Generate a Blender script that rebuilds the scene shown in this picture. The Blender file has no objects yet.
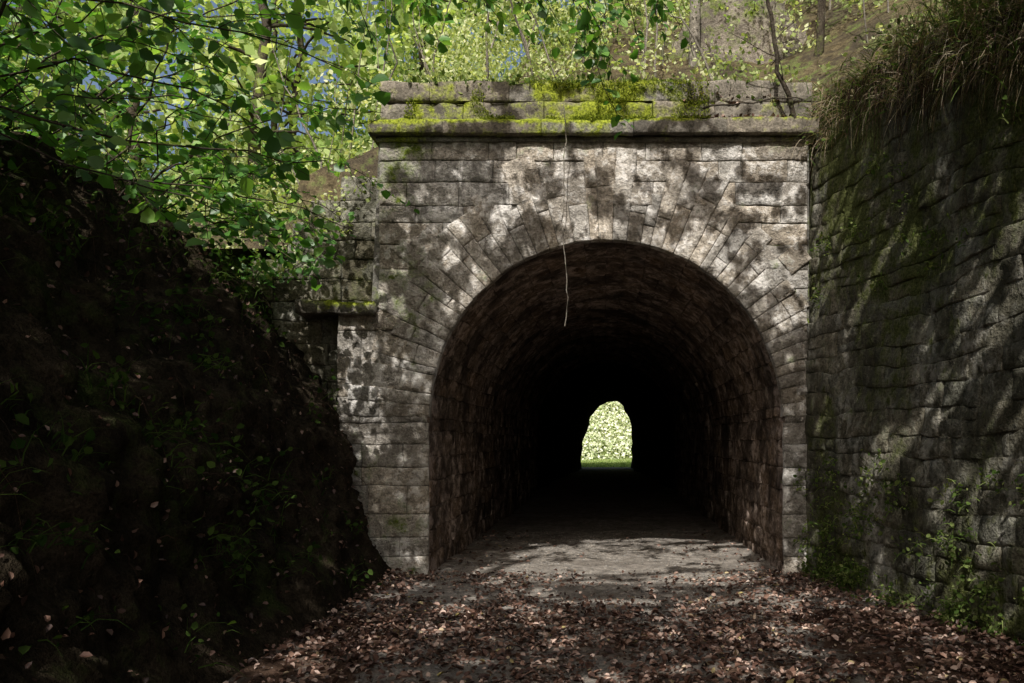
import bpy, math, numpy as np
rng=np.random.default_rng(7)
D=9.28; R=2.06; ZC=1.87
scene=bpy.context.scene
# ---------------------------------------------------------------- helpers
def hsh(ix,iy,iz,seed):
    h=(ix*374761393+iy*668265263+iz*1274126177+seed*974634777)&0xffffffff
    h=((h^(h>>13))*1103515245)&0xffffffff
    h=((h^(h>>16))*2246822519)&0xffffffff
    return ((h^(h>>15))&0xffffff)/float(0xffffff)
def vn(P,scale,seed=0):
    p=np.asarray(P,float)*scale; i=np.floor(p).astype(np.int64); f=p-i; f=f*f*(3-2*f)
    r=0
    for dx in (0,1):
        for dy in (0,1):
            for dz in (0,1):
                w=(f[...,0] if dx else 1-f[...,0])*(f[...,1] if dy else 1-f[...,1])*(f[...,2] if dz else 1-f[...,2])
                r=r+w*hsh(i[...,0]+dx,i[...,1]+dy,i[...,2]+dz,seed)
    return r
def fbm(P,scale,seed=0,o=4):
    r=0;a=.5;t=0
    for k in range(o):
        r=r+a*vn(P,scale*2**k,seed+k*17);t+=a;a*=.5
    return r/t*2-1
class MB:
    def __init__(s): s.V=[];s.F=[];s.R=[];s.M=[];s.n=0
    def add(s,V,F,rnd=None,moss=None):
        V=np.asarray(V,float).reshape(-1,3);F=np.asarray(F,np.int64).reshape(-1,4)
        n=len(V); s.V.append(V);s.F.append(F+s.n)
        s.R.append(np.full(n,.5) if rnd is None else np.broadcast_to(np.asarray(rnd,float),(n,)))
        s.M.append(np.zeros(n) if moss is None else np.broadcast_to(np.asarray(moss,float),(n,)))
        s.n+=n
    def obj(s,name,mat,parent=None,smooth=True):
        V=np.concatenate(s.V);F=np.concatenate(s.F)
        me=bpy.data.meshes.new(name)
        me.vertices.add(len(V));me.vertices.foreach_set("co",V.astype(np.float32).ravel())
        me.loops.add(F.size);me.loops.foreach_set("vertex_index",F.astype(np.int32).ravel())
        me.polygons.add(len(F));me.polygons.foreach_set("loop_start",np.arange(0,F.size,4,dtype=np.int32))
        me.update(calc_edges=True)
        me.polygons.foreach_set("use_smooth",np.full(len(F),smooth))
        a=me.attributes.new("rnd",'FLOAT','POINT');a.data.foreach_set("value",np.concatenate(s.R).astype(np.float32))
        a=me.attributes.new("moss",'FLOAT','POINT');a.data.foreach_set("value",np.concatenate(s.M).astype(np.float32))
        me.materials.append(mat)
        ob=bpy.data.objects.new(name,me);scene.collection.objects.link(ob)
        if parent: ob.parent=parent
        return ob
def empty(name,loc=(0,0,0)):
    e=bpy.data.objects.new(name,None);e.empty_display_size=.3;scene.collection.objects.link(e);return e
def gridF(nu,nv):
    i=np.arange(nu-1)[:,None]*nv+np.arange(nv-1)[None,:]
    return np.stack([i,i+nv,i+nv+1,i+1],-1).reshape(-1,4)
def unit(v): return v/np.maximum(np.linalg.norm(v,axis=-1,keepdims=True),1e-9)
def tube(mb,P,r,sides=6,rnd=.5):
    P=np.asarray(P,float);n=len(P);r=np.broadcast_to(np.asarray(r,float),(n,))
    T=unit(np.gradient(P,axis=0));up=np.array([.31,.17,.93]) if abs(T[:,2]).mean()<.8 else np.array([1.,.1,0])
    A=unit(np.cross(T,up));B=np.cross(T,A)
    a=np.linspace(0,2*np.pi,sides+1)[:-1]
    V=P[:,None]+r[:,None,None]*(np.cos(a)[None,:,None]*A[:,None]+np.sin(a)[None,:,None]*B[:,None])
    i=np.arange(n-1)[:,None]*sides;j=np.arange(sides)[None,:];j2=(j+1)%sides
    F=np.stack([i+j,i+sides+j,i+sides+j2,i+j2],-1).reshape(-1,4)
    mb.add(V,F,rnd)
def leaves(mb,C,L,W,dirs=None,nrm=None,rnd=None,fold=.12,nj=.6):
    n=len(C)
    a=rng.normal(size=(n,3)) if dirs is None else dirs
    a=unit(a)
    m=rng.normal(size=(n,3)) if nrm is None else nrm+rng.normal(size=(n,3))*nj
    b=unit(np.cross(m,a));m=np.cross(a,b)
    L=np.broadcast_to(L,(n,))[:,None];W=np.broadcast_to(W,(n,))[:,None]
    f=fold*W
    V=np.stack([C,C+a*L*.28+b*W*.5+m*f,C+a*L*.68+b*W*.42+m*f,C+a*L-m*f,C+a*L*.68-b*W*.42+m*f,C+a*L*.28-b*W*.5+m*f],1)
    k=np.arange(n)[:,None]*6
    F=np.concatenate([k+np.array([[0,1,2,3]]),k+np.array([[0,3,4,5]])],0)
    rn=rng.random(n) if rnd is None else rnd
    mb.add(V,F,np.repeat(rn,6))
def leaf1(mb,C,L,W,rnd=None):
    n=len(C);a=unit(rng.normal(size=(n,3)));b=unit(np.cross(rng.normal(size=(n,3)),a))
    L=np.broadcast_to(L,(n,))[:,None];W=np.broadcast_to(W,(n,))[:,None]
    V=np.stack([C-a*L*.5,C+b*W*.5,C+a*L*.5,C-b*W*.5],1)
    mb.add(V,np.arange(n)[:,None]*4+np.array([[0,1,2,3]]),np.repeat(rng.random(n) if rnd is None else rnd,4))
def blades(mb,C,dirs,L,W,grav=.5,seg=3,rnd=None):
    n=len(C);L=np.broadcast_to(L,(n,))[:,None];d=unit(dirs)
    side=unit(np.cross(d,rng.normal(size=(n,3))))
    P=C.copy();pts=[];W=np.broadcast_to(W,(n,))[:,None]
    for k in range(seg+1):
        w=W*(1-k/seg*.9)*.5
        pts+= [P-side*w,P+side*w]
        P=P+d*L/seg;d=unit(d+np.array([0,0,-grav/seg*2]))
    V=np.stack(pts,1);m=2*(seg+1);k=np.arange(n)[:,None]*m
    F=np.concatenate([k+np.array([[2*s,2*s+1,2*s+3,2*s+2]]) for s in range(seg)],0)
    rn=rng.random(n) if rnd is None else rnd
    mb.add(V,F,np.repeat(rn,m))
# ---------------------------------------------------------------- materials
def newmat(name):
    m=bpy.data.materials.new(name);m.use_nodes=True;nt=m.node_tree;nt.nodes.clear()
    return m,nt
def N(nt,t,**k):
    n=nt.nodes.new(t)
    for a,b in k.items():
        if a in n.inputs: n.inputs[a].default_value=b
        else: setattr(n,a,b)
    return n
def ramp(nt,src,stops):
    r=nt.nodes.new('ShaderNodeValToRGB');e=r.color_ramp.elements
    while len(e)<len(stops): e.new(.5)
    for i,(p,c) in enumerate(stops):
        e[i].position=p;e[i].color=(*c,1) if not isinstance(c,(int,float)) else (c,c,c,1)
    nt.links.new(src,r.inputs[0]);return r.outputs[0]
def noise(nt,vec,scale,detail=4,rough=.6):
    n=N(nt,'ShaderNodeTexNoise');n.inputs['Scale'].default_value=scale;n.inputs['Detail'].default_value=detail;n.inputs['Roughness'].default_value=rough
    nt.links.new(vec,n.inputs['Vector']);return n.outputs
def mix(nt,f,a,b,mode='MIX'):
    m=nt.nodes.new('ShaderNodeMixRGB');m.blend_type=mode
    for s,i in ((f,0),(a,1),(b,2)):
        if isinstance(s,(int,float)): m.inputs[i].default_value=s
        elif isinstance(s,tuple): m.inputs[i].default_value=(*s,1)
        else: nt.links.new(s,m.inputs[i])
    return m.outputs[0]
def math_(nt,op,a,b=0.):
    m=nt.nodes.new('ShaderNodeMath');m.operation=op
    for s,i in ((a,0),(b,1)):
        if isinstance(s,(int,float)): m.inputs[i].default_value=s
        else: nt.links.new(s,m.inputs[i])
    return m.outputs[0]
def surf_mat(name,c_lo,c_hi,stain=(.04,.035,.03),stain_amt=.6,pale=None,moss1=(.05,.075,.012),moss2=(.15,.19,.03),bump=.6,tint=.5,fs=38,streak=1.0):
    m,nt=newmat(name);L=nt.links
    tc=N(nt,'ShaderNodeTexCoord').outputs['Object']
    rn=N(nt,'ShaderNodeAttribute',attribute_name='rnd').outputs['Fac'];ms=N(nt,'ShaderNodeAttribute',attribute_name='moss').outputs['Fac']
    mp=N(nt,'ShaderNodeMapping');mp.inputs['Scale'].default_value=(1,1,streak);L.new(tc,mp.inputs[0]);sc=mp.outputs[0]
    n1=noise(nt,tc,7,5,.7)[0]
    lo=noise(nt,sc,1.5,5,.65);n2=lo[0]
    sp=N(nt,'ShaderNodeSeparateColor');L.new(lo[1],sp.inputs[0]);n4=sp.outputs[1]
    n3=noise(nt,tc,fs,3,.7)[0]
    base=ramp(nt,n1,[(.33,c_lo),(.66,c_hi)])
    base=mix(nt,1.,base,ramp(nt,rn,[(0,1-tint),(1,1.)]),'MULTIPLY')
    warm=ramp(nt,math_(nt,'FRACT',math_(nt,'MULTIPLY',rn,7.3)),[(0,(1.,.93,.83)),(.5,(1,.985,.96)),(1,(.94,.97,1.))])
    base=mix(nt,1.,base,warm,'MULTIPLY')
    base=mix(nt,.85,base,ramp(nt,n3,[(.32,.45),(.6,1.2)]),'MULTIPLY')
    if pale: base=mix(nt,math_(nt,'MULTIPLY',ramp(nt,math_(nt,'ADD',math_(nt,'MULTIPLY',n1,.6),math_(nt,'MULTIPLY',sp.outputs[2],.4)),[(.50,0.),(.57,1.)]),.7),base,pale)
    base=mix(nt,math_(nt,'MULTIPLY',ramp(nt,n2,[(.44,0.),(.6,1.)]),stain_amt),base,stain)
    mossc=ramp(nt,n3,[(.3,moss1),(.7,moss2)])
    mm=math_(nt,'ADD',math_(nt,'ADD',n4,math_(nt,'MULTIPLY',math_(nt,'SUBTRACT',n1,.5),.9)),ms)
    col=mix(nt,ramp(nt,mm,[(.56,0.),(.76,1.)]),base,mossc)
    h=math_(nt,'ADD',math_(nt,'MULTIPLY',n1,1.8),math_(nt,'MULTIPLY',n3,.6))
    bp=N(nt,'ShaderNodeBump');bp.inputs['Strength'].default_value=bump;bp.inputs['Distance'].default_value=.035;L.new(h,bp.inputs['Height'])
    b=N(nt,'ShaderNodeBsdfDiffuse');b.inputs['Roughness'].default_value=0
    L.new(col,b.inputs['Color']);L.new(bp.outputs[0],b.inputs['Normal'])
    o=N(nt,'ShaderNodeOutputMaterial');L.new(b.outputs[0],o.inputs[0]);return m
def leaf_mat(name,stops,trans=.45,gloss=.03):
    m,nt=newmat(name);L=nt.links
    rn=N(nt,'ShaderNodeAttribute',attribute_name='rnd').outputs['Fac']
    c=ramp(nt,rn,stops)
    d=N(nt,'ShaderNodeBsdfDiffuse');L.new(c,d.inputs[0]);out=d.outputs[0]
    if trans>0:
        t=N(nt,'ShaderNodeBsdfTranslucent');L.new(mix(nt,1.,c,(1.3,1.3,.6),'MULTIPLY'),t.inputs[0])
        a=N(nt,'ShaderNodeMixShader');a.inputs[0].default_value=trans;L.new(out,a.inputs[1]);L.new(t.outputs[0],a.inputs[2]);out=a.outputs[0]
    if gloss>0:
        g=N(nt,'ShaderNodeBsdfGlossy');g.inputs['Roughness'].default_value=.45
        b=N(nt,'ShaderNodeMixShader');b.inputs[0].default_value=gloss;L.new(out,b.inputs[1]);L.new(g.outputs[0],b.inputs[2]);out=b.outputs[0]
    o=N(nt,'ShaderNodeOutputMaterial');L.new(out,o.inputs[0]);return m
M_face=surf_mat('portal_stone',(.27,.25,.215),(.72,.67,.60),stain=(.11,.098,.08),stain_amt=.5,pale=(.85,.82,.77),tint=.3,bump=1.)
M_mort=surf_mat('mortar',(.17,.16,.135),(.38,.35,.30),stain_amt=.5)
M_corn=surf_mat('cornice_stone',(.16,.15,.125),(.38,.35,.30),stain=(.05,.046,.04),tint=.3,moss1=(.045,.065,.010),moss2=(.38,.43,.05))
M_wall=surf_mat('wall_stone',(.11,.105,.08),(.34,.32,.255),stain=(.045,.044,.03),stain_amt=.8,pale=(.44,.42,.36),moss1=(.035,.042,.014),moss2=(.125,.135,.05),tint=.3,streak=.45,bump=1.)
M_lin=surf_mat('lining_stone',(.16,.12,.092),(.44,.34,.27),stain=(.05,.04,.034),stain_amt=.85,pale=(.62,.50,.43),tint=.3,bump=1.)
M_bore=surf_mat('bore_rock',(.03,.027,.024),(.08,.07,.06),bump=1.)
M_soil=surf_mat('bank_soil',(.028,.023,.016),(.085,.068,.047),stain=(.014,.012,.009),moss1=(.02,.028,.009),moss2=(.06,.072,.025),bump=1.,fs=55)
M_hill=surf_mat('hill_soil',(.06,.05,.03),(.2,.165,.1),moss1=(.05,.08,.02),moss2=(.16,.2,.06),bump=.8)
M_rock=surf_mat('outcrop_rock',(.15,.13,.1),(.36,.32,.27),bump=1.)
M_grnd=surf_mat('path_ground',(.22,.205,.185),(.58,.54,.49),stain=(.13,.11,.09),stain_amt=.5,moss1=(.055,.034,.022),moss2=(.14,.09,.065),bump=.9,fs=70)
M_pebb=surf_mat('pebble',(.28,.27,.25),(.6,.56,.51))
M_bark=surf_mat('bark',(.05,.04,.03),(.14,.12,.09),streak=.2)
M_pbark=surf_mat('pale_bark',(.2,.18,.14),(.42,.38,.32),streak=.2)
M_root=surf_mat('root',(.07,.045,.03),(.16,.10,.07))
M_leaf=leaf_mat('hazel_leaf',[(0,(.05,.14,.025)),(.6,(.11,.28,.045)),(1,(.30,.50,.10))],.5,.04)
M_can=leaf_mat('dapple_crown_leaf',[(0,(.05,.09,.02)),(1,(.09,.15,.04))],.12,0)
M_bg=leaf_mat('background_leaf',[(0,(.08,.15,.03)),(.5,(.32,.45,.14)),(1,(.78,.84,.46))],.5,0)
M_shr=leaf_mat('shrub_leaf',[(0,(.07,.13,.035)),(.5,(.42,.50,.2)),(1,(.86,.86,.62))],.45,0)
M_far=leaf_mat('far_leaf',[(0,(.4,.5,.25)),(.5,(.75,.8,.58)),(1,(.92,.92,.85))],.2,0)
M_moss=leaf_mat('moss_tuft',[(0,(.05,.08,.012)),(.6,(.22,.28,.035)),(1,(.48,.52,.09))],.3,0)
M_dry=leaf_mat('dry_grass',[(0,(.14,.08,.05)),(.5,(.34,.26,.17)),(1,(.62,.54,.4))],.3,0)
M_gras=leaf_mat('green_grass',[(0,(.05,.09,.02)),(.6,(.12,.18,.045)),(1,(.28,.32,.12))],.4,0)
M_lit=leaf_mat('dead_leaf',[(0,(.04,.022,.016)),(.35,(.125,.066,.046)),(.7,(.27,.165,.12)),(.95,(.6,.45,.37)),(1,(.34,.28,.09))],0,.04)
M_drk=leaf_mat('bank_plant',[(0,(.02,.045,.01)),(1,(.08,.13,.03))],.35,0)
# ---------------------------------------------------------------- masonry
def stone(mb,u0,u1,v0,v1,mapf,su=1,sv=1,proud=0.,gap=.007,depth=.05,cell=.04,amp=.012,bev=.010,mossf=None,seed=0,jt=.018):
    gu=gap/su/2;gv=gap/sv/2;u0+=gu;u1-=gu;v0+=gv;v1-=gv
    if (u1-u0)*su<.03 or (v1-v0)*sv<.03: return
    nu=max(2,int((u1-u0)*su/cell));nv=max(2,int((v1-v0)*sv/cell));bu=bev/su;bv=bev/sv
    us=np.concatenate([[u0,u0],np.linspace(u0+bu,u1-bu,nu),[u1,u1]]);vs=np.concatenate([[v0,v0],np.linspace(v0+bv,v1-bv,nv),[v1,v1]])
    pu=np.zeros(len(us));pu[[0,-1]]=2;pu[[1,-2]]=1;pv=np.zeros(len(vs));pv[[0,-1]]=2;pv[[1,-2]]=1
    U,V=np.meshgrid(us,vs,indexing='ij');E=np.maximum(pu[:,None],pv[None,:])
    Q=np.stack([U*su,V*sv,np.full_like(U,seed*3.7)],-1)
    o=rng.random()*50
    d=proud+rng.normal()*.004+amp*fbm(Q+o,6,1,4)*1.6+(U-U.mean())*su*rng.normal()*.015
    d=np.where(E==1,d-bev*rng.uniform(.3,1.3,E.shape),d);d=np.where(E==2,-depth,d)
    Q[...,2]=0
    ju=fbm(Q,3,33,3)*jt*1.5/su;jv=fbm(Q,3,77,3)*jt*1.5/sv
    P=mapf(U+ju,V+jv,d);r=rng.random()
    mo=None if mossf is None else mossf(P)
    mb.add(P,gridF(len(us),len(vs)),r,None if mo is None else mo.ravel())
def backing(mb,mapf,us,vs,d,mossf=None):
    U,V=np.meshgrid(us,vs,indexing='ij');P=mapf(U,V,np.full_like(U,d)+.006*fbm(np.stack([U,V,U*0],-1),8,3,2))
    mb.add(P,gridF(len(us),len(vs)),.4,None if mossf is None else mossf(P).ravel())
def splits(a,b,w,j=.35):
    out=[a];x=a
    while True:
        x+=w*(1+rng.uniform(-j,j))
        if x>b-w*.45: break
        out.append(x)
    out.append(b);return out
portal=empty('tunnel_portal')
flat=lambda u,v,d:np.stack([u,D-d,v],-1)
mossP=lambda P:np.where(P[...,0]<-2.0,.01,-.1)+np.where(P[...,2]>4.95,.06,0)+.06*np.clip(1.2-P[...,2],0,1)
fb=MB();zs=[-.05]
hs=[.3,.22,.27,.33,.21,.27,.25,.31,.2,.26,.3,.22,.27,.22,.29,.25,.2,.27,.25,.24]
for h in hs:
    if zs[-1]+h>5.0: break
    zs.append(zs[-1]+h)
zs.append(5.11);Rm=2.68
for z0,z1 in zip(zs[:-1],zs[1:]):
    xl=-3.12 if z1<3.1 else -2.64
    xr=2.34
    if z1<=ZC: segs=[(xl,-R),(R,xr)]
    else:
        d1=z1-ZC
        if d1<Rm:
            x=math.sqrt(Rm*Rm-d1*d1);segs=[(xl,-min(x,2.45)),(min(x,2.2),xr)] if z1-ZC>.35 else [(xl,-R-.02),(R+.02,xr)]
        else: segs=[(xl,xr)]
    for a,b in segs:
        if b-a<.06: continue
        xs=splits(a,b,.5,.5)
        for p,q in zip(xs[:-1],xs[1:]): stone(fb,p,q,z0,z1,flat,mossf=mossP,seed=int(z0*10),jt=.012)
fb.obj('facade_stones',M_face,portal)
vb=MB();pol=lambda u,v,d:np.stack([-v*np.cos(u),D-d,ZC+v*np.sin(u)],-1)
n=43;th=np.linspace(0.0,np.pi,n+1);th[1:-1]+=rng.normal(size=n-1)*.009
for k in range(n):
    tm=(th[k]+th[k+1])/2;c=math.cos(tm)
    ro=rng.choice([2.68,2.85,3.02,3.15])+rng.uniform(-.05,.05)
    lim=(2.62 if math.sin(tm)*3+ZC>3.1 else 3.0)/max(c,1e-3) if c>0 else 2.31/max(-c,1e-3)
    ro=min(ro,lim,(5.08-ZC)/max(math.sin(tm),.01))
    rs=[R-.012,ro]
    if ro-R>.5: rs=[R-.012,R+rng.uniform(.3,.7)*(ro-R),ro]
    for a,b in zip(rs[:-1],rs[1:]):
        stone(vb,th[k],th[k+1],a,b,pol,su=2.4,sv=1,proud=.009,depth=.12,gap=.006,mossf=mossP,jt=.009)
vb.obj('arch_voussoirs',M_face,portal)
mb=MB()
xs=np.unique(np.concatenate([np.linspace(-3.1,2.36,60),-(R+.03)*np.cos(np.linspace(0,np.pi,80)),[-(R+.03),R+.03]]))
zl=np.where(np.abs(xs)<R+.03,ZC+np.sqrt(np.maximum((R+.03)**2-xs**2,0)),-.1)
t=np.linspace(0,1,12)
zt=np.where(xs<-2.64,3.05,5.12)
V=np.stack([np.repeat(xs[:,None],12,1),np.full((len(xs),12),D+.018),zl[:,None]+(zt-zl)[:,None]*t[None]],-1)
mb.add(V,gridF(len(xs),12),.4)
mb.obj('facade_mortar',M_mort,portal)
# lining
lb=MB();s1=ZC;s2=ZC+np.pi*R;s3=s2+ZC
def lin(u,v,d):
    r=R+.012-d;x=np.where(u<s1,-r,np.where(u>s2,r,-r*np.cos((u-s1)/R)));z=np.where(u<s1,u,np.where(u>s2,s3-u,ZC+r*np.sin((u-s1)/R)))
    return np.stack([x,v,z],-1)
us=splits(-.05,s1,.29,.1)+splits(s1,s2,.25,.12)[1:]+splits(s2,s3+.05,.29,.1)[1:]
mossL=lambda P:np.full(P.shape[:-1],-.25)
for a,b in zip(us[:-1],us[1:]):
    vs=splits(D+.03,24,.6,.4)
    for p,q in zip(vs[:-1],vs[1:]): stone(lb,a,b,p,q,lin,mossf=mossL,cell=.1 if p>12.5 else .05,amp=.038,gap=.006,depth=.06,bev=.01,proud=.02*(int((p-D)/1.3)%2))
lb.obj('tunnel_lining',M_lin,portal)
mb=MB();backing(mb,lin,np.linspace(-.1,s3+.1,90),np.linspace(D+.05,24,60),-.016,mossL);mb.obj('lining_mortar',M_lin,portal)
# rock bore to the far mouth
def arc_prof(n):
    u=np.linspace(-.05,s3+.05,n);P=lin(u,u*0,-.15+u*0);return P[:,[0,2]]
far=np.array([(-1.31,-.1),(-1.33,1.3),(-1.15,2.1),(-.85,2.9),(-.4,3.5),(.1,3.8),(.6,3.8),(1.0,3.45),(1.25,2.8),(1.31,1.8),(1.33,-.1)])
seg=np.concatenate([[0],np.cumsum(np.linalg.norm(np.diff(far,axis=0),axis=1))]);u=np.linspace(0,seg[-1],61)
fp=np.stack([np.interp(u,seg,far[:,0]),np.interp(u,seg,far[:,1])],-1);ap=arc_prof(61)
ys=np.linspace(23.8,45.7,50);tt=((ys-23.8)/21.9)[:,None,None]
pr=ap[None]*(1-tt)+fp[None]*tt
V=np.stack([pr[...,0],np.repeat(ys[:,None],61,1),pr[...,1]],-1)
ctr=np.array([0,0,1.5]);dv=V.copy();dv[...,1]=0;dv=unit(dv-ctr)
V=V+dv*(fbm(V,.9,4,4)*.45*np.clip((ys-23.8)/4,0,1)[:,None]*np.clip((46.2-ys)/4+.4,0,1)[:,None]+.06)[...,None]
rb=MB();rb.add(V,gridF(50,61),.5,-.3)
big=np.stack([fp[:,0]*6,np.where(fp[:,1]<0,-.1,fp[:,1]*2.2)],-1)
t=np.linspace(0,1,14)[:,None,None];e=V[-1][:,[0,2]];ff=e[None]*(1-t)+big[None]*t
W=np.stack([ff[...,0],45.7+fbm(np.stack([ff[...,0],ff[...,1],ff[...,0]*0],-1),.8,6,3)*.4*t[...,0],ff[...,1]],-1)
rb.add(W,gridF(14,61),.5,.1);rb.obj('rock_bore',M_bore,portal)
# cornice + parapet
def box_face(x0,x1,z0,z1,yf,depth,mb,mossf,amp=.012):
    h=z1-z0;Lp=depth+h+depth
    def mp(u,v,d):
        y=np.where(v<depth,yf+depth-v,np.where(v>depth+h,yf+(v-depth-h),yf));z=np.where(v<depth,z0,np.where(v>depth+h,z1,z0+v-depth))
        y=y-np.where((v>=depth)&(v<=depth+h),d,0);z=z+np.where(v>depth+h,d,np.where(v<depth,-d,0))
        return np.stack([u,y,z],-1)
    nu=max(3,int((x1-x0)/.04));us=np.concatenate([[x0,x0],np.linspace(x0+.01,x1-.01,nu),[x1,x1]])
    vs=np.concatenate([np.linspace(0,depth-.012,5),np.linspace(depth+.012,depth+h-.012,max(3,int(h/.04))),np.linspace(depth+h+.012,Lp,7)])
    U,Vv=np.meshgrid(us,vs,indexing='ij');Q=np.stack([U,Vv,U*0+z0],-1)
    d=amp*fbm(Q,6,9,4)*1.8;P=mp(U,Vv,d)
    c=P[:,:].mean(1,keepdims=True);P[0]=c[0];P[-1]=c[-1]
    mb.add(P,gridF(*U.shape),rng.random(),mossf(P).ravel())
cb=MB()
mossC=lambda P:np.where(P[...,2]>5.25,.32,np.where(P[...,0]<.3,.05,-.02))*np.where(P[...,0]<1.0,1,.5)
xs=splits(-2.73,2.44,.95,.25)
for a,b in zip(xs[:-1],xs[1:]): box_face(a+.004,b-.004,5.112+rng.uniform(-.006,.006),5.29+rng.uniform(-.02,.012),D-.13,.5,cb,mossC,amp=.018)
xs=splits(-2.66,2.4,1.3,.2)
for a,b in zip(xs[:-1],xs[1:]): box_face(a,b,5.05,5.11,D-.04,.2,cb,mossP)
cb.obj('cornice',M_corn,portal)
pb=MB();mossQ=lambda P:np.where(P[...,0]>-2.25,.25+.25*fbm(P*np.array([1,0,1.]),1.3,12,2),-.05)*np.where(P[...,0]<.6,1,np.where(P[...,0]<1.0,.5,-.1))
for (z0,z1) in ((5.30,5.53),(5.535,5.77)):
    xs=splits(-2.62,2.4,.75,.3)
    for a,b in zip(xs[:-1],xs[1:]): 
        if z0>5.5 and a>.9 and rng.random()<.5: continue
        box_face(a+.005,b-.005,z0,z1+rng.uniform(-.02,.015),D+.02+rng.uniform(-.01,.012),.45,pb,mossQ,amp=.025)
pb.obj('parapet',M_corn,portal)
wb=MB();wing=lambda u,v,d:np.stack([u,D+.24-d,v],-1)
mossW=lambda P:np.full(P.shape[:-1],.06)
z=.3
while z<4.7:
    h=rng.uniform(.2,.28);xlft=-2.6-np.interp(z,[1.5,2.2,3.9,4.7,5.0],[2,3,1.15,.5,.2])+rng.uniform(-.15,.15)
    xs=splits(xlft,-2.6,.4,.5)
    for a,b in zip(xs[:-1],xs[1:]): stone(wb,a,b,z,z+h,wing,mossf=mossW,amp=.025)
    z+=h
backing(wb,wing,np.linspace(-2.9,-2.55,10),np.linspace(0,4.7,30),-.02,mossW)
backing(wb,wing,np.linspace(-3.6,-2.85,10),np.linspace(0,3.75,20),-.02,mossW)
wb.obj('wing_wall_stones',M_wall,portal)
lb=MB();
for a,b in ((-3.56,-3.12),(-3.11,-2.66)): box_face(a,b,3.05,3.19+rng.uniform(-.02,.02),D-.12,.5,lb,lambda P:np.where(P[...,2]>3.15,.15,.0),amp=.03)
lb.obj('ledge_cap',M_corn,portal)
# ---------------------------------------------------------------- right retaining wall
rw=empty('retaining_wall')
dirw=np.array([.72,-3.59]);dirw/=np.linalg.norm(dirw);nw=np.array([-.98,-.195]);nw/=np.linalg.norm(nw)
def ztop(s): return np.interp(s,[0,1.2,2.5,4,12],[5.35,5.45,5.1,4.75,4.7])
def rmap(u,v,d):
    Q=np.stack([u+0*v,v+0*u,0*u+0*v],-1)
    bow=.05*np.sin(u*.9+v*.6)+.09*fbm(Q,.9,91,3)+.03*fbm(Q,3.5,93,3)
    x=2.30+u*dirw[0]+.028*v+(d+bow*.6)*nw[0];y=D+.1+u*dirw[1]+(d+bow*.6)*nw[1]
    return np.stack([x,y,v+0*u+.09*fbm(Q,.8,97,3)*np.clip(v,0,1)],-1)
def mossR(P):
    return .05+.09*(P[...,2]>3.0)+.12*np.clip((1.3-P[...,2]),0,1)+.22*fbm(P*np.array([1,1,.5]),.8,21,3)
sb=MB();z=-.05
while z<5.4:
    h=rng.uniform(.17,.29)
    xs=splits(-.05,15,.4,.55)
    for a,b in zip(xs[:-1],xs[1:]):
        if z+h*.6>=ztop((a+b)/2): continue
        kw=dict(mossf=mossR,amp=.024,gap=.006,bev=.010,depth=.045,cell=.045 if a<5 else .12,jt=.03)
        if b-a>.34 and h>.24 and rng.random()<.3:
            m=z+h*rng.uniform(.4,.6);stone(sb,a,b,z,m,rmap,proud=rng.uniform(-.006,.008),**kw);stone(sb,a,b,m,z+h,rmap,proud=rng.uniform(-.006,.008),**kw)
        else: stone(sb,a,b,z,z+h,rmap,proud=rng.uniform(-.008,.01),**kw)
    z+=h
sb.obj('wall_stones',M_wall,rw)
mb=MB();us=np.linspace(-.1,15,240);vs=np.linspace(0,1,70);U,Vv=np.meshgrid(us,vs,indexing='ij');Z=-.1+Vv*(ztop(U)+.1)
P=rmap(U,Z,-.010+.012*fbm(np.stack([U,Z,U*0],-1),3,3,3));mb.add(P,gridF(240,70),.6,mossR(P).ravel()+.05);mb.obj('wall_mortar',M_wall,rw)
# ---------------------------------------------------------------- terrain
def hleft(x): return 3.9+.13*np.clip(-4.7-x,0,60)
def hill(x,y):
    dy=y-9.5
    left=np.where(x<-4,hleft(x),4.4)+.28*dy
    right=5.5+.55*np.clip(x-2.4,0,12)+np.where(x>0,.68,.58)*dy
    w=np.clip((x+5.)/4.0,0,1);w=w*w*(3-2*w)
    h=left*(1-w)+right*w
    h=np.where((dy<.6)&(x<-2.6),np.minimum(h,np.interp(x,[-5,-3.6,-2.6],[3.9,3.9,4.5])),h)
    h=np.minimum(h,13+.1*dy)
    e=np.clip((y-24)/21,0,1);h=h*(1-e)+5.6*e
    return h
xs=np.concatenate([-np.geomspace(60,9,18),np.linspace(-8.6,9,120),np.geomspace(9.5,60,18)]);ys=np.concatenate([np.linspace(9.62,22,100),np.linspace(22.5,45.7,30)])
X,Y=np.meshgrid(xs,ys,indexing='ij');Z=hill(X,Y);P=np.stack([X,Y,Z],-1)
P[...,2]+=fbm(P,.7,8,5)*.35*np.clip((Y-9.6)*1.5,.1,1)
hb=MB();hb.add(P,gridF(*X.shape),.6,.04);hb.obj('hillside',M_hill)
ss=np.linspace(-.1,15,120);tt=np.concatenate([np.linspace(0,3,40),np.geomspace(3.2,50,15)])
S,T=np.meshgrid(ss,tt,indexing='ij');zt_=ztop(S);b0=rmap(S,zt_,np.zeros_like(S)-.02)
P=b0+np.stack([T*.98,T*.195,.05+.62*T-.004*T*T],-1);P[...,2]+=fbm(P,1.3,3,4)*.22*np.clip(T*3,0.15,1);P[...,0]+=fbm(P,1.5,31,3)*.1*(T<.3)
hb=MB();hb.add(P,gridF(*S.shape),.6,.0);hb.obj('upper_slope',M_hill)
SL=P
prof=np.array([(-2.1,-.12),(-2.42,.03),(-2.74,.56),(-3.08,1.8),(-3.66,2.78),(-4.2,3.45),(-4.7,3.9),(-6,4.07),(-9,4.46),(-60,11)])
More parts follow.
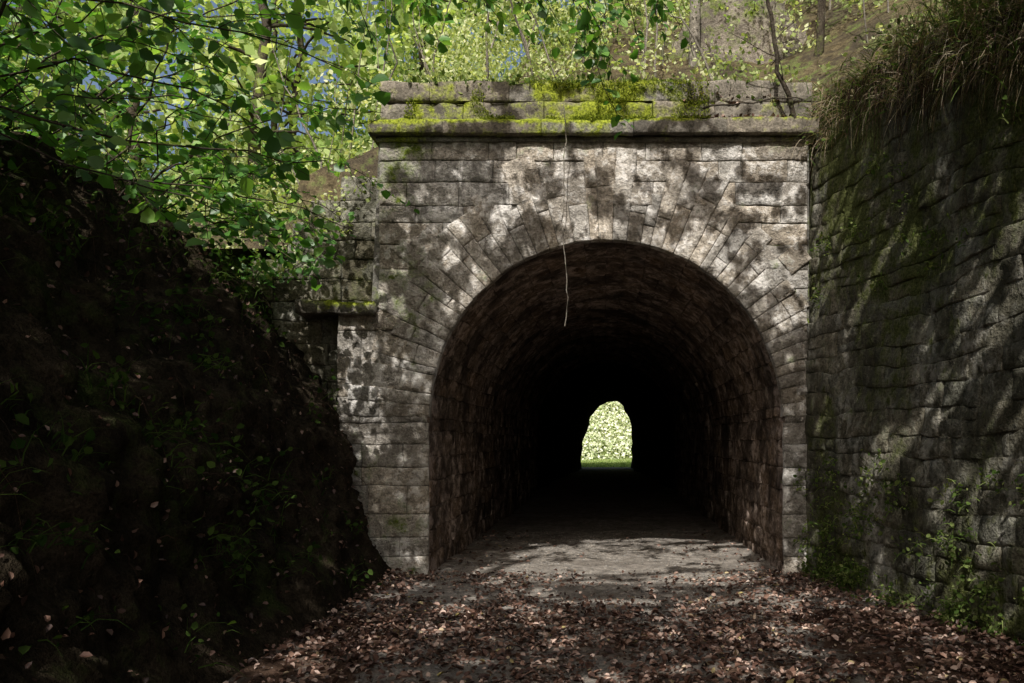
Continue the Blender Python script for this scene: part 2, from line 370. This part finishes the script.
sg=np.concatenate([[0],np.cumsum(np.linalg.norm(np.diff(prof,axis=0),axis=1))])
u=np.concatenate([np.linspace(0,sg[7],150),np.geomspace(sg[7]+.3,sg[-1],16)])
px=np.interp(u,sg,prof[:,0]);pz=np.interp(u,sg,prof[:,1]);k=np.ones(9)/9
pxs=px.copy();pzs=pz.copy();pxs[6:140]=np.convolve(px,k,'same')[6:140];pzs[6:140]=np.convolve(pz,k,'same')[6:140]
yb=np.linspace(-8,9.56,420)
P=np.stack([np.repeat(pxs[:,None],420,1),np.repeat(yb[None],len(u),0),np.repeat(pzs[:,None],420,1)],-1)
tg=unit(np.gradient(np.stack([pxs,pxs*0,pzs],-1),axis=0));nm=np.stack([-tg[:,2],0*tg[:,0],tg[:,0]],-1);nm=-nm
nm=np.where(nm[:,2:3]<0,-nm,nm)
wgt=np.clip(pzs/.6,.12,1)[:,None]
P=P+nm[:,None]*((fbm(P,.8,2,3)*.28+fbm(P,3,9,4)*.2+np.abs(fbm(P,7,19,3))*.13)*wgt)[...,None]
BK=P
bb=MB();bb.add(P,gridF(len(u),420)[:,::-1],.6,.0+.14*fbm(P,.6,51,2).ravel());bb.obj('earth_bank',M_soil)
xs=np.concatenate([-np.geomspace(300,4,20),np.linspace(-3.9,3.9,110),np.geomspace(4,300,20)]);ys=np.concatenate([-np.geomspace(300,3,18),np.linspace(-2.8,16,230),np.geomspace(16.3,500,50)])
X,Y=np.meshgrid(xs,ys,indexing='ij');P=np.stack([X,Y,X*0],-1);win=((abs(X)<4)&(Y>-3)&(Y<16.1))
gz=lambda P:fbm(P*np.array([1,1,0.]),1.2,61,4)*.035+fbm(P*np.array([1,1,0.]),7,62,3)*.012+.05*np.clip(np.abs(P[...,0])-1.3,0,1.5)**2
P[...,2]=np.where(win,gz(P),0)
mo=np.where(Y<7.4,.12,-.14)+np.where(abs(X)>1.7,.16,0)
gb=MB();gb.add(P,gridF(*X.shape),.6,mo.ravel());gb.obj('ground',M_grnd)
def ground_pts(n,x0,x1,y0,y1):
    C=np.stack([rng.uniform(x0,x1,n),rng.uniform(y0,y1,n),np.zeros(n)],-1);C[:,2]=gz(C);return C
lt=MB()
C=ground_pts(34000,-2.9,3.2,3.5,9.6)
ctrp=np.clip(np.abs(C[:,0]-.1)/2.0,0,1)**2; near=np.clip((8.3-C[:,1])/1.8,0,1)
dens=np.clip(near*.78+ctrp*.9+.04,0,1)*np.clip(.8+fbm(C,1.1,5,3)*1.3,.1,1)
C=C[rng.random(len(C))<dens]
C2=ground_pts(900,-2,2,9.3,14);C=np.concatenate([C,C2[rng.random(900)<np.clip(abs(C2[:,0])/2,.1,1)**2]])
n=len(C);C[:,2]+=rng.uniform(.003,.035,n)
dd=rng.normal(size=(n,3))*np.array([1,1,.3]);L=rng.uniform(.025,.07,n)
leaves(lt,C,L,L*rng.uniform(.4,.75,n),dd,np.tile([0,0,1.],(n,1)),rnd=rng.random(n)**1.25,fold=.25,nj=.5)
i=rng.integers(0,120,2600);j=rng.integers(90,415,2600);C=BK[i,j]+np.array([.02,0,.015]);n=len(C)
L=rng.uniform(.02,.06,n);leaves(lt,C,L,L*.6,rng.normal(size=(n,3)),np.tile([.6,0,.8],(n,1)),rnd=(rng.random(n)**1.6)*.8,fold=.2,nj=.6)
lt.obj('leaf_litter',M_lit)
pbm=MB();C=np.concatenate([ground_pts(5000,-2,2.1,6.5,14),ground_pts(900,-2.3,2.6,4.5,8)]);n=len(C)
cube=np.array([(x,y,z) for x in (-1,1) for y in (-1,1) for z in (-1,1)],float)
cf=np.array([(0,1,3,2),(4,6,7,5),(0,4,5,1),(2,3,7,6),(0,2,6,4),(1,5,7,3)])
sz=rng.uniform(.004,.015,n)
V=C[:,None]+cube[None]*sz[:,None,None]*rng.uniform(.45,1,(n,8,3))*np.array([1.2,1.2,.6])
F=(np.arange(n)[:,None,None]*8+cf[None]).reshape(-1,4);pbm.add(V,F,np.repeat(rng.random(n),8),-.3);pbm.obj('path_gravel',M_pebb)
# ---------------------------------------------------------------- branch helper
def curve(p0,p1,sag,n=12,wob=.05):
    t=np.linspace(0,1,n)[:,None];p0=np.array(p0,float);p1=np.array(p1,float)
    P=p0+(p1-p0)*t;P[:,2]+=(4*t*(1-t))[:,0]*sag
    w=rng.normal(size=(n,3));w=np.cumsum(w,0);w=w-w[0]-(w[-1]-w[0])*t
    return P+w*wob
def spray(mbB,mbL,P,r0,r1,twigs,tl,leafL,every=.07,start=.25,hang=-.15):
    tube(mbB,P,np.linspace(r0,r1,len(P)),6)
    ln=len(P)-1
    for k in range(twigs):
        t=rng.uniform(start,1)*ln;i=min(int(t),ln-1);b=P[i]+(P[i+1]-P[i])*(t-i)
        ax=unit(P[i+1]-P[i]);dr=unit(ax*.7+rng.normal(size=3)*np.array([.8,.8,.45])+np.array([0,0,hang]))
        l=tl*rng.uniform(.5,1.2);Q=curve(b,b+dr*l,.04*l*rng.normal(),7,.02*l);Q[:,2]-=np.linspace(0,1,7)**2*.12*l
        tube(mbB,Q,np.linspace(r1*1.0,.0015,7),4)
        m=max(3,int(l/every));tt=(np.arange(m)+rng.random())/m*6*.98+.1;ii=np.minimum(tt.astype(int),5);C=Q[ii]+(Q[ii+1]-Q[ii])*(tt-ii)[:,None]
        sd=unit(np.cross(dr,[0,0,1.]))*np.where(np.arange(m)%2,1,-1)[:,None]
        dd=unit(sd+dr*.6+rng.normal(size=(m,3))*.35+np.array([0,0,-.25]))
        L=leafL*rng.uniform(.5,1.15,m)
        leaves(mbL,C+dd*.015,L,L*.8,dd,np.tile([0,-.5,.7],(m,1)),fold=.1,nj=.6)
hz=empty('hazel_bush');B=MB();Lf=MB()
for k in range(56):
    y=rng.uniform(4.8,8.8);s=y/800
    tx=rng.uniform(-20,350);ty=rng.uniform(-40,250)*(1-.2*tx/400)
    if k>43: y=rng.uniform(7,8.8);s=y/800;tx=rng.uniform(285,385);ty=rng.uniform(80,265)
    end=((tx-606)*s,y,1.6+(440-ty)*s)
    x0=rng.uniform(-6.2,-4.3);y0=y+rng.uniform(-.8,.8);st=(x0,y0,3.75+.1*(-4.5-x0))
    P=curve(st,end,rng.uniform(.1,.6),14,.04)
    spray(B,Lf,P,rng.uniform(.006,.014),.0035,rng.integers(7,11),.5,.125,.075,start=.3)
B.obj('stems',M_bark,hz);Lf.obj('foliage',M_leaf,hz)
# ---------------------------------------------------------------- beech behind the camera, unseen crown added to dapple the sun
sun=unit(np.array([-.15,-.95,1.0]))
bt=empty('beech_dapple_tree');B=MB();Lf=MB()
trunk=curve((-4.9,-3.5,3.6),(-3.2,-3.2,15),0,16,.08);tube(B,trunk,np.linspace(.3,.09,16),12)
def lift(tx,tz,lo,sp):
    tl=np.maximum(np.maximum(lo,(8.6-tz)/1.14),(5.6-tz)/.72)+rng.uniform(0,sp,len(tx))
    return np.stack([tx,np.full(len(tx),D),tz],-1)+sun*tl[:,None]
H=[]  # openings cleared in the crown where sun spots should fall
def gaps(x0,x1,z0,z1,per,r0,r1):
    n=int(per*(x1-x0)*(z1-z0));p=np.stack([rng.uniform(x0,x1,n),rng.uniform(z0,z1,n)],-1)
    w=np.clip(.75+1.6*fbm(np.stack([p[:,0],p[:,1],p[:,0]*0],-1),1.1,171,3),.12,1);p=p[rng.random(n)<w]
    H.append(np.concatenate([p,(r0+(r1-r0)*rng.random((len(p),1))**1.7)],1))
gaps(-1.9,2.5,2.9,4.95,25,.05,.16)
gaps(-2.75,-1.9,3.0,4.95,12,.04,.12)
gaps(-3.3,2.5,4.95,6.6,50,.08,.24)
gaps(-1.5,1.6,-.5,2.9,25,.11,.27)
gaps(-2.2,2.3,-4.2,-.6,11,.05,.15)
gaps(2.45,4.2,-4.2,5,7,.04,.14)
gaps(2.8,4.2,-3.8,-1.6,12,.06,.19)
gaps(-3.2,-1.6,-1,2.9,1.5,.03,.08)
gaps(1.7,2.5,-.7,2.9,4,.03,.08)
gaps(-7,-2.8,-4,1.4,1.6,.03,.12)
gaps(-8,-2.75,1.6,6.6,34,.10,.28)
H=np.concatenate(H)
from mathutils import kdtree
kd=kdtree.KDTree(len(H))
for q,hh in enumerate(H): kd.insert((hh[0],hh[1],0),q)
kd.balance()
Hr=H[:,2]
def keepf(tx,tz,pad):
    ok=np.ones(len(tx),bool)
    for q in range(len(tx)):
        for co,ix,ds in kd.find_range((tx[q],tz[q],0),.28+pad):
            if ds<Hr[ix]+pad: ok[q]=False;break
    return ok
n=66000
tx=rng.uniform(-3.3,4.3,n);tz=rng.uniform(-4.4,6.6,n)
ok=keepf(tx,tz,.04);C=lift(tx[ok],tz[ok],4.2,1.3);m=len(C)
L=rng.uniform(.085,.135,m);leaf1(Lf,C,L,L*.9)
n=20000;tx=rng.uniform(-10,7,n);tz=rng.uniform(-9,6.6,n)
core=(tx>-3.2)&(tx<4.2)&(tz>-4.3);tx=tx[~core];tz=tz[~core];ok=keepf(tx,tz,.06);C2=lift(tx[ok],tz[ok],5.2,2.5);m=len(C2);L=rng.uniform(.18,.3,m);leaf1(Lf,C2,L,L*.9)
for k in range(22):
    i=rng.integers(5,15);e=C2[rng.integers(0,m)];P=curve(trunk[i],e,rng.uniform(.4,1.),12,.08);tube(B,P,np.linspace(.05,.008,12),6)
LF2=MB()
for (tx,ty,y) in [(395,20,7),(440,45,6.5),(470,10,7.5),(500,20,6.2),(545,10,7),(585,45,6.8),(612,80,7),(618,115,7.2),(600,30,6.4),(640,50,7.3),(655,15,6.6),(680,25,7.4),(560,25,7.6),(420,0,6),(360,30,7),(520,-5,6.5),(330,10,6.4),(605,60,7.1),(375,50,6.8)]:
    s=y/800;e=np.array([(tx-606)*s,y,1.6+(440-ty)*s]);st=e+np.array([rng.uniform(-1.3,.5),-rng.uniform(.3,1.),rng.uniform(.5,1.2)])
    P=curve(st,e,.15,10,.03);spray(B,LF2,P,.006,.003,7,.3,.105,.06,start=.5,hang=-.15)
    P=curve(st+np.array([-.5,-1.5,2.5]),st,.2,10,.03);tube(B,P,np.linspace(.02,.006,10),5)
B.obj('trunk_and_limbs',M_bark,bt);Lf.obj('crown',M_can,bt);LF2.obj('low_sprays',M_leaf,bt)  # crown is out of view, its leaves laid out to shape the sunlight
# ---------------------------------------------------------------- background trees and shrubs
def clumps(mb,centres,rad,per,leafL,flat=.8):
    for c,r in zip(centres,rad):
        k=int(per*r*r);C=c+unit(rng.normal(size=(k,3)))*(rng.random((k,1))**.45)*r*np.array([1,1,flat])
        L=leafL*rng.uniform(.6,1.3,k);leaf1(mb,C,L,L*.75,rnd=np.clip(rng.random()*.5+rng.random(k)*.5,0,1))
def tree(name,x,y,zb,h,r,mat,crown_r,nc,per,leafL,bark=M_bark,lean=0,clear=.3):
    e=empty(name);B=MB();Lm=MB();T=curve((x,y,zb-.3),(x+lean,y+rng.normal()*.4,zb+h),0,14,.06);tube(B,T,np.linspace(r,r*.25,14),8)
    cs=[];rs=[]
    for k in range(nc):
        t=rng.uniform(clear,1);i=min(int(t*13),12);a=rng.uniform(0,6.28);l=crown_r*rng.uniform(.35,1)*(1.15-.5*t)
        c=T[i]+np.array([math.cos(a)*l,math.sin(a)*l,rng.uniform(-.2,.7)]);cs.append(c);rs.append(crown_r*rng.uniform(.22,.42))
        tube(B,curve(T[i],c,.1,7,.04),np.linspace(r*.3,.008,7),5)
    clumps(Lm,cs,rs,per,leafL);B.obj('trunk_and_limbs',bark,e);Lm.obj('crown',mat,e)
for (x,y,h,cr) in [(-5.9,13,8,2.2),(-9,15,9,2.8),(-12.5,17,10,3),(-7.5,19,9,2.6),(-3.8,17,8,2.6),(-15,22,11,3.4),(-10,24,10,3.4),(-5,23,10,3.4),(-18,18,10,3),(-1.5,17,7,2.6),(2.5,18,6,2.2),(-12,12,8,2.4),(0.5,20,6,2.5),(-3,20,9,3.0),(4.8,15,6,2.2),(-6.5,27,13,4)]:
    tree('deciduous_tree',x,y,float(hill(np.array(x),np.array(y))),h,.12,M_bg,cr,25,180,.19,clear=.1)
tree('pale_trunk_tree',1.36,12,7.0,9,.095,M_bg,1.8,10,150,.12,bark=M_pbark,clear=.5)
tree('dark_trunk_tree',2.9,11.5,6.2,8,.07,M_bg,1.8,10,150,.12,clear=.45,lean=.4)
sh=MB();cs=[];rs=[]
for k in range(400):
    x=rng.uniform(-8,6.5);y=rng.uniform(10.0,17.5);z=float(hill(np.array(x),np.array(y)))+rng.uniform(.0,1.5)*(1 if y>11 else .3)
    if x>.9: z-=.3
    if x>.9 and y<11.5 and rng.random()<.5: continue
    cs.append(np.array([x,y,z]));rs.append(rng.uniform(.25,.6))
clumps(sh,cs,rs,480,.07)
cs=[];rs=[]
for k in range(34):
    x=rng.uniform(-4.9,-2.8);z=np.interp(x,[-4.9,-3.4,-2.7],[3.6,4.0,4.8])+rng.uniform(-.35,.4);cs.append(np.array([x,rng.uniform(9.25,10.2),z]));rs.append(rng.uniform(.15,.32))
clumps(sh,cs,rs,480,.06)
sh.obj('hillside_shrubs',M_shr)
sb2=MB()
for k in range(60):
    x=rng.uniform(-10,4.5);y=rng.uniform(10.2,16);z=float(hill(np.array(x),np.array(y)))-.1
    tube(sb2,curve((x,y,z),(x+rng.normal()*.7,y+rng.normal()*.3,z+rng.uniform(1.5,4.5)),0,9,.05),np.linspace(rng.uniform(.012,.025),.004,9),5)
sb2.obj('sapling_stems',M_pbark)
cs=[];rs=[];s2=MB()
for k in range(80):
    x=rng.uniform(-9,-3.6);y=rng.uniform(8,11.5);z=float(hleft(np.array(x)))+rng.uniform(-.2,.6)
    if x>-4.3: z=rng.uniform(3.2,4.0);y=rng.uniform(9.1,9.5)
    cs.append(np.array([x,y,z]));rs.append(rng.uniform(.18,.42))
clumps(s2,cs,rs,380,.07);s2.obj('bank_shrubs',M_leaf)
fv=MB();k=26000;C=np.stack([rng.uniform(-7,7,k),rng.uniform(62,70,k),rng.uniform(0,8,k)],-1);C[:,1]=62+C[:,0]*.9+C[:,2]*.7+rng.uniform(-.5,1,k)
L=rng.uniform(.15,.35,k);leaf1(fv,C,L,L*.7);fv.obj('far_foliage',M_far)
fm=MB();X,Y=np.meshgrid(np.linspace(-60,60,60),np.linspace(0,70,40),indexing='ij');P=np.stack([X,61.5+np.clip(X,-8,12)*.9+Y,-.3+Y*.7],-1);P[...,2]+=fbm(P,.3,5,3)*.8*np.clip(Y,0,1);fm.add(P,gridF(60,40),.8,.4);fm.obj('far_slope',M_hill)
fg=MB();k=26000;C=np.stack([rng.uniform(-4,5,k),rng.uniform(46.5,66,k),np.zeros(k)],-1);blades(fg,C,np.array([0,0,1.])+rng.normal(size=(k,3))*.4,rng.uniform(.1,.25,k),.03,.5,2);fg.obj('far_grass',M_bg)
ro=MB();a=np.linspace(0,2*np.pi,60);b=np.linspace(-1.4,1.45,40);A,Bb=np.meshgrid(a,b,indexing='ij')
U=np.stack([np.cos(A)*np.cos(Bb),np.sin(A)*np.cos(Bb),np.sin(Bb)],-1);Dn=1+.35*fbm(U,1.3,3,4)-.4*np.abs(fbm(U,3,8,4));P=np.array([2.2,12.6,7.2])+U*Dn[...,None]*np.array([1.3,.5,1.3])
P[-1]=P[0];ro.add(P,gridF(60,40),.9,.05);ro.obj('rock_outcrop',M_rock)
rs_=MB();cs=[];rr=[]
for k in range(26): cs.append(np.array([rng.uniform(1.2,3.3),rng.uniform(11.3,12.1),rng.uniform(6.3,8.4)]));rr.append(rng.uniform(.15,.3))
clumps(rs_,cs,rr,420,.06);rs_.obj('outcrop_ivy',M_bg)
# ---------------------------------------------------------------- moss tufts, grasses
mt=MB()
n=20000;x=rng.uniform(-2.4,1.2,n);z=rng.choice([5.3,5.5,5.77],n,p=[.3,.45,.25])
C=np.stack([x,np.where(z>5.7,D+rng.uniform(.0,.35,n),np.where(z>5.4,D+.01,D+rng.uniform(-.13,.03,n))),np.where(z==5.5,rng.uniform(5.3,5.76,n),z)],-1)
k=fbm(C*np.array([1,.3,1]),2.0,41,3)+.15*np.sin(x*1.4+1.6)>-.05;C=C[k];n=len(C)
blades(mt,C,np.array([0,-.7,.6])+rng.normal(size=(n,3))*.6,rng.uniform(.015,.06,n),rng.uniform(.006,.014,n),.7,2)
mt.obj('parapet_moss',M_moss)
pg=MB();n=1300;x=rng.uniform(-2.4,2.3,n);C=np.stack([x,D+rng.uniform(.0,.5,n),np.full(n,5.76)],-1);C[:,2]-=np.where(x>1.1,rng.uniform(0,.25,n),0)
L=rng.uniform(.06,.16,n);leaves(pg,C+rng.normal(size=(n,3))*np.array([.02,.05,.05]),L*.5,L*.35,nj=1);blades(pg,C,np.array([0,-.3,1])+rng.normal(size=(n,3))*.5,L*1.6,.008,.8);pg.obj('parapet_grass',M_gras)
pd=MB();n=1500;C=np.stack([rng.uniform(.9,2.3,n),D+rng.uniform(-.1,.5,n),rng.uniform(5.52,5.62,n)],-1);C[:,2]=np.where(C[:,1]<D+.02,5.31,C[:,2]);L=rng.uniform(.03,.07,n);leaves(pd,C,L,L*.6,nrm=np.tile([0,0,1.],(n,1)),nj=.6);pd.obj('parapet_dead_leaves',M_lit)
dg=MB();gg=MB();rt=MB()
n=10000;s=rng.uniform(-.1,9,n);ck=vn(np.stack([s,s*0,s*0],-1),1.7,5)
s=s[rng.random(n)<np.clip(ck*1.6-.25,.05,1)];n=len(s);b=rmap(s,ztop(s),rng.uniform(-.25,.12,n));b[:,2]+=rng.uniform(-.45,.25,n)
d=np.array([-.6,-.25,.4])+rng.normal(size=(n,3))*.8
blades(dg,b,d,rng.uniform(.2,.65,n),rng.uniform(.004,.009,n),1.5,5)
k=rng.random(n)<.55;blades(gg,b[k]+rng.normal(size=(k.sum(),3))*.08,d[k]+np.array([0,0,.4]),rng.uniform(.15,.45,k.sum()),.012,.9,4)
k=rng.random(n)<.25;L=rng.uniform(.03,.07,k.sum());leaves(gg,b[k]+rng.normal(size=(k.sum(),3))*.12,L,L*.7,nj=1)
for k in range(260):
    s0=rng.uniform(.9,5);p=rmap(np.array(s0),np.array(ztop(s0)-rng.uniform(0,.1)),np.array(.04+rng.random()*.1));l=rng.uniform(.2,1.0)
    tube(rt,curve(p,p+np.array([rng.normal()*.08,rng.normal()*.08,-l]),0,8,.02),np.linspace(.005,.0012,8),4,rnd=rng.random())
dg.obj('hanging_dry_grass',M_dry);rt.obj('hanging_roots',M_root)
i=rng.integers(0,120,7000);j=rng.integers(0,42,7000);C=SL[i,j];C=C+rng.normal(size=C.shape)*.05;n=len(C)
blades(gg,C,np.array([-.2,-.2,1])+rng.normal(size=(n,3))*.45,rng.uniform(.12,.4,n),.01,.9,3);gg.obj('slope_grass',M_gras)
cs=[];rs=[];us_=MB()
for k in range(140):
    i=rng.integers(0,110);j=rng.integers(0,42);cs.append(SL[i,j]+np.array([0,0,rng.uniform(0,.5)]));rs.append(rng.uniform(.15,.38))
clumps(us_,cs,rs,420,.05);us_.obj('slope_shrubs',M_bg)
wp=MB()
for k in range(150):
    s0=rng.uniform(0,5);z0=rng.choice([rng.uniform(0.02,.3),rng.uniform(.3,1.4),rng.uniform(3,5)],p=[.5,.34,.16]);p=rmap(np.array(s0),np.array(z0),np.array(.02));m=rng.integers(8,26)
    C=p+rng.normal(size=(m,3))*.06;d=np.array([-.6,-.3,.4])+rng.normal(size=(m,3))*.5;blades(wp,C,d,rng.uniform(.05,.16,m),.010,.8,3)
    L=rng.uniform(.02,.055,m);leaves(wp,C+unit(d)*.07,L,L*.7,nj=1)
wp.obj('wall_weeds',M_gras)
bp_=MB()
for k in range(460):
    i=rng.integers(12,148);j=rng.integers(150,412);p=BK[i,j];m=rng.integers(5,22)
    if pz[i]<2.6 and rng.random()<.65: continue
    C=p+rng.normal(size=(m,3))*.07;d=np.array([.6,0,.8])+rng.normal(size=(m,3))*.5;blades(bp_,C,d,rng.uniform(.1,.35,m),.009,.9,3)
    L=rng.uniform(.03,.08,m);leaves(bp_,C+unit(d)*rng.uniform(.05,.2,(m,1)),L,L*.7,nj=1)
bp_.obj('bank_plants',M_drk)
br=MB()
for k in range(110):
    i=rng.integers(30,130);j=rng.integers(170,410);p=BK[i,j]+np.array([.03,0,.02]);d=np.array([rng.uniform(.1,.5),rng.normal()*.3,-rng.uniform(.3,1)])*rng.uniform(.3,.8)
    tube(br,curve(p,p+d,.08,9,.015),np.linspace(rng.uniform(.002,.006),.001,9),4,rnd=rng.random()*.5)
br.obj('bank_roots',M_root)
vb=MB();tube(vb,curve((-.48,D-.2,5.4),(-.47,D-.16,2.9),0,26,.012),.0055,5);vb.obj('hanging_vine',M_pbark)
vb=MB();P=curve((2.16,D-.12,5.28),(1.65,D-.3,7.1),0,14,.02);tube(vb,P,np.linspace(.03,.018,14),7)
for k in range(6):
    i=rng.integers(2,12);tube(vb,curve(P[i],P[i]+rng.normal(size=3)*np.array([.35,.15,.3]),0,6,.02),np.linspace(.008,.002,6),4)
P=curve((1.1,D-.2,5.36),(2.4,D-.25,5.42),.05,12,.02);tube(vb,P,np.linspace(.012,.005,12),5)
vb.obj('dead_branch',M_bark)
# ---------------------------------------------------------------- light
w=bpy.data.worlds.new("World");scene.world=w;w.use_nodes=True;nt=w.node_tree;nt.nodes.clear()
sk=nt.nodes.new('ShaderNodeTexSky');sk.sky_type='NISHITA';sk.sun_disc=False
el=math.asin(sun[2]);az=math.atan2(sun[0],sun[1])
sk.sun_elevation=el;sk.sun_rotation=az;sk.dust_density=6.
bg=nt.nodes.new('ShaderNodeBackground');bg.inputs[1].default_value=.14;o=nt.nodes.new('ShaderNodeOutputWorld')
nt.links.new(sk.outputs[0],bg.inputs[0]);nt.links.new(bg.outputs[0],o.inputs[0])
sl=bpy.data.lights.new('sun','SUN');sl.energy=5;sl.angle=math.radians(.5);sl.color=(1,.96,.91)
so=bpy.data.objects.new('sun',sl);scene.collection.objects.link(so)
from mathutils import Vector
so.rotation_euler=Vector(sun).to_track_quat('Z','Y').to_euler()
cam=bpy.data.cameras.new('camera');co=bpy.data.objects.new('camera',cam);scene.collection.objects.link(co);scene.camera=co
cam.sensor_width=36;cam.lens=800*36/1024;cam.shift_x=-94/1024;cam.shift_y=98.5/1024;cam.clip_end=2000
co.location=(0,0,1.6);co.rotation_euler=(math.radians(90),0,0)
scene.view_settings.view_transform='Standard';scene.view_settings.look='None';scene.view_settings.exposure=0
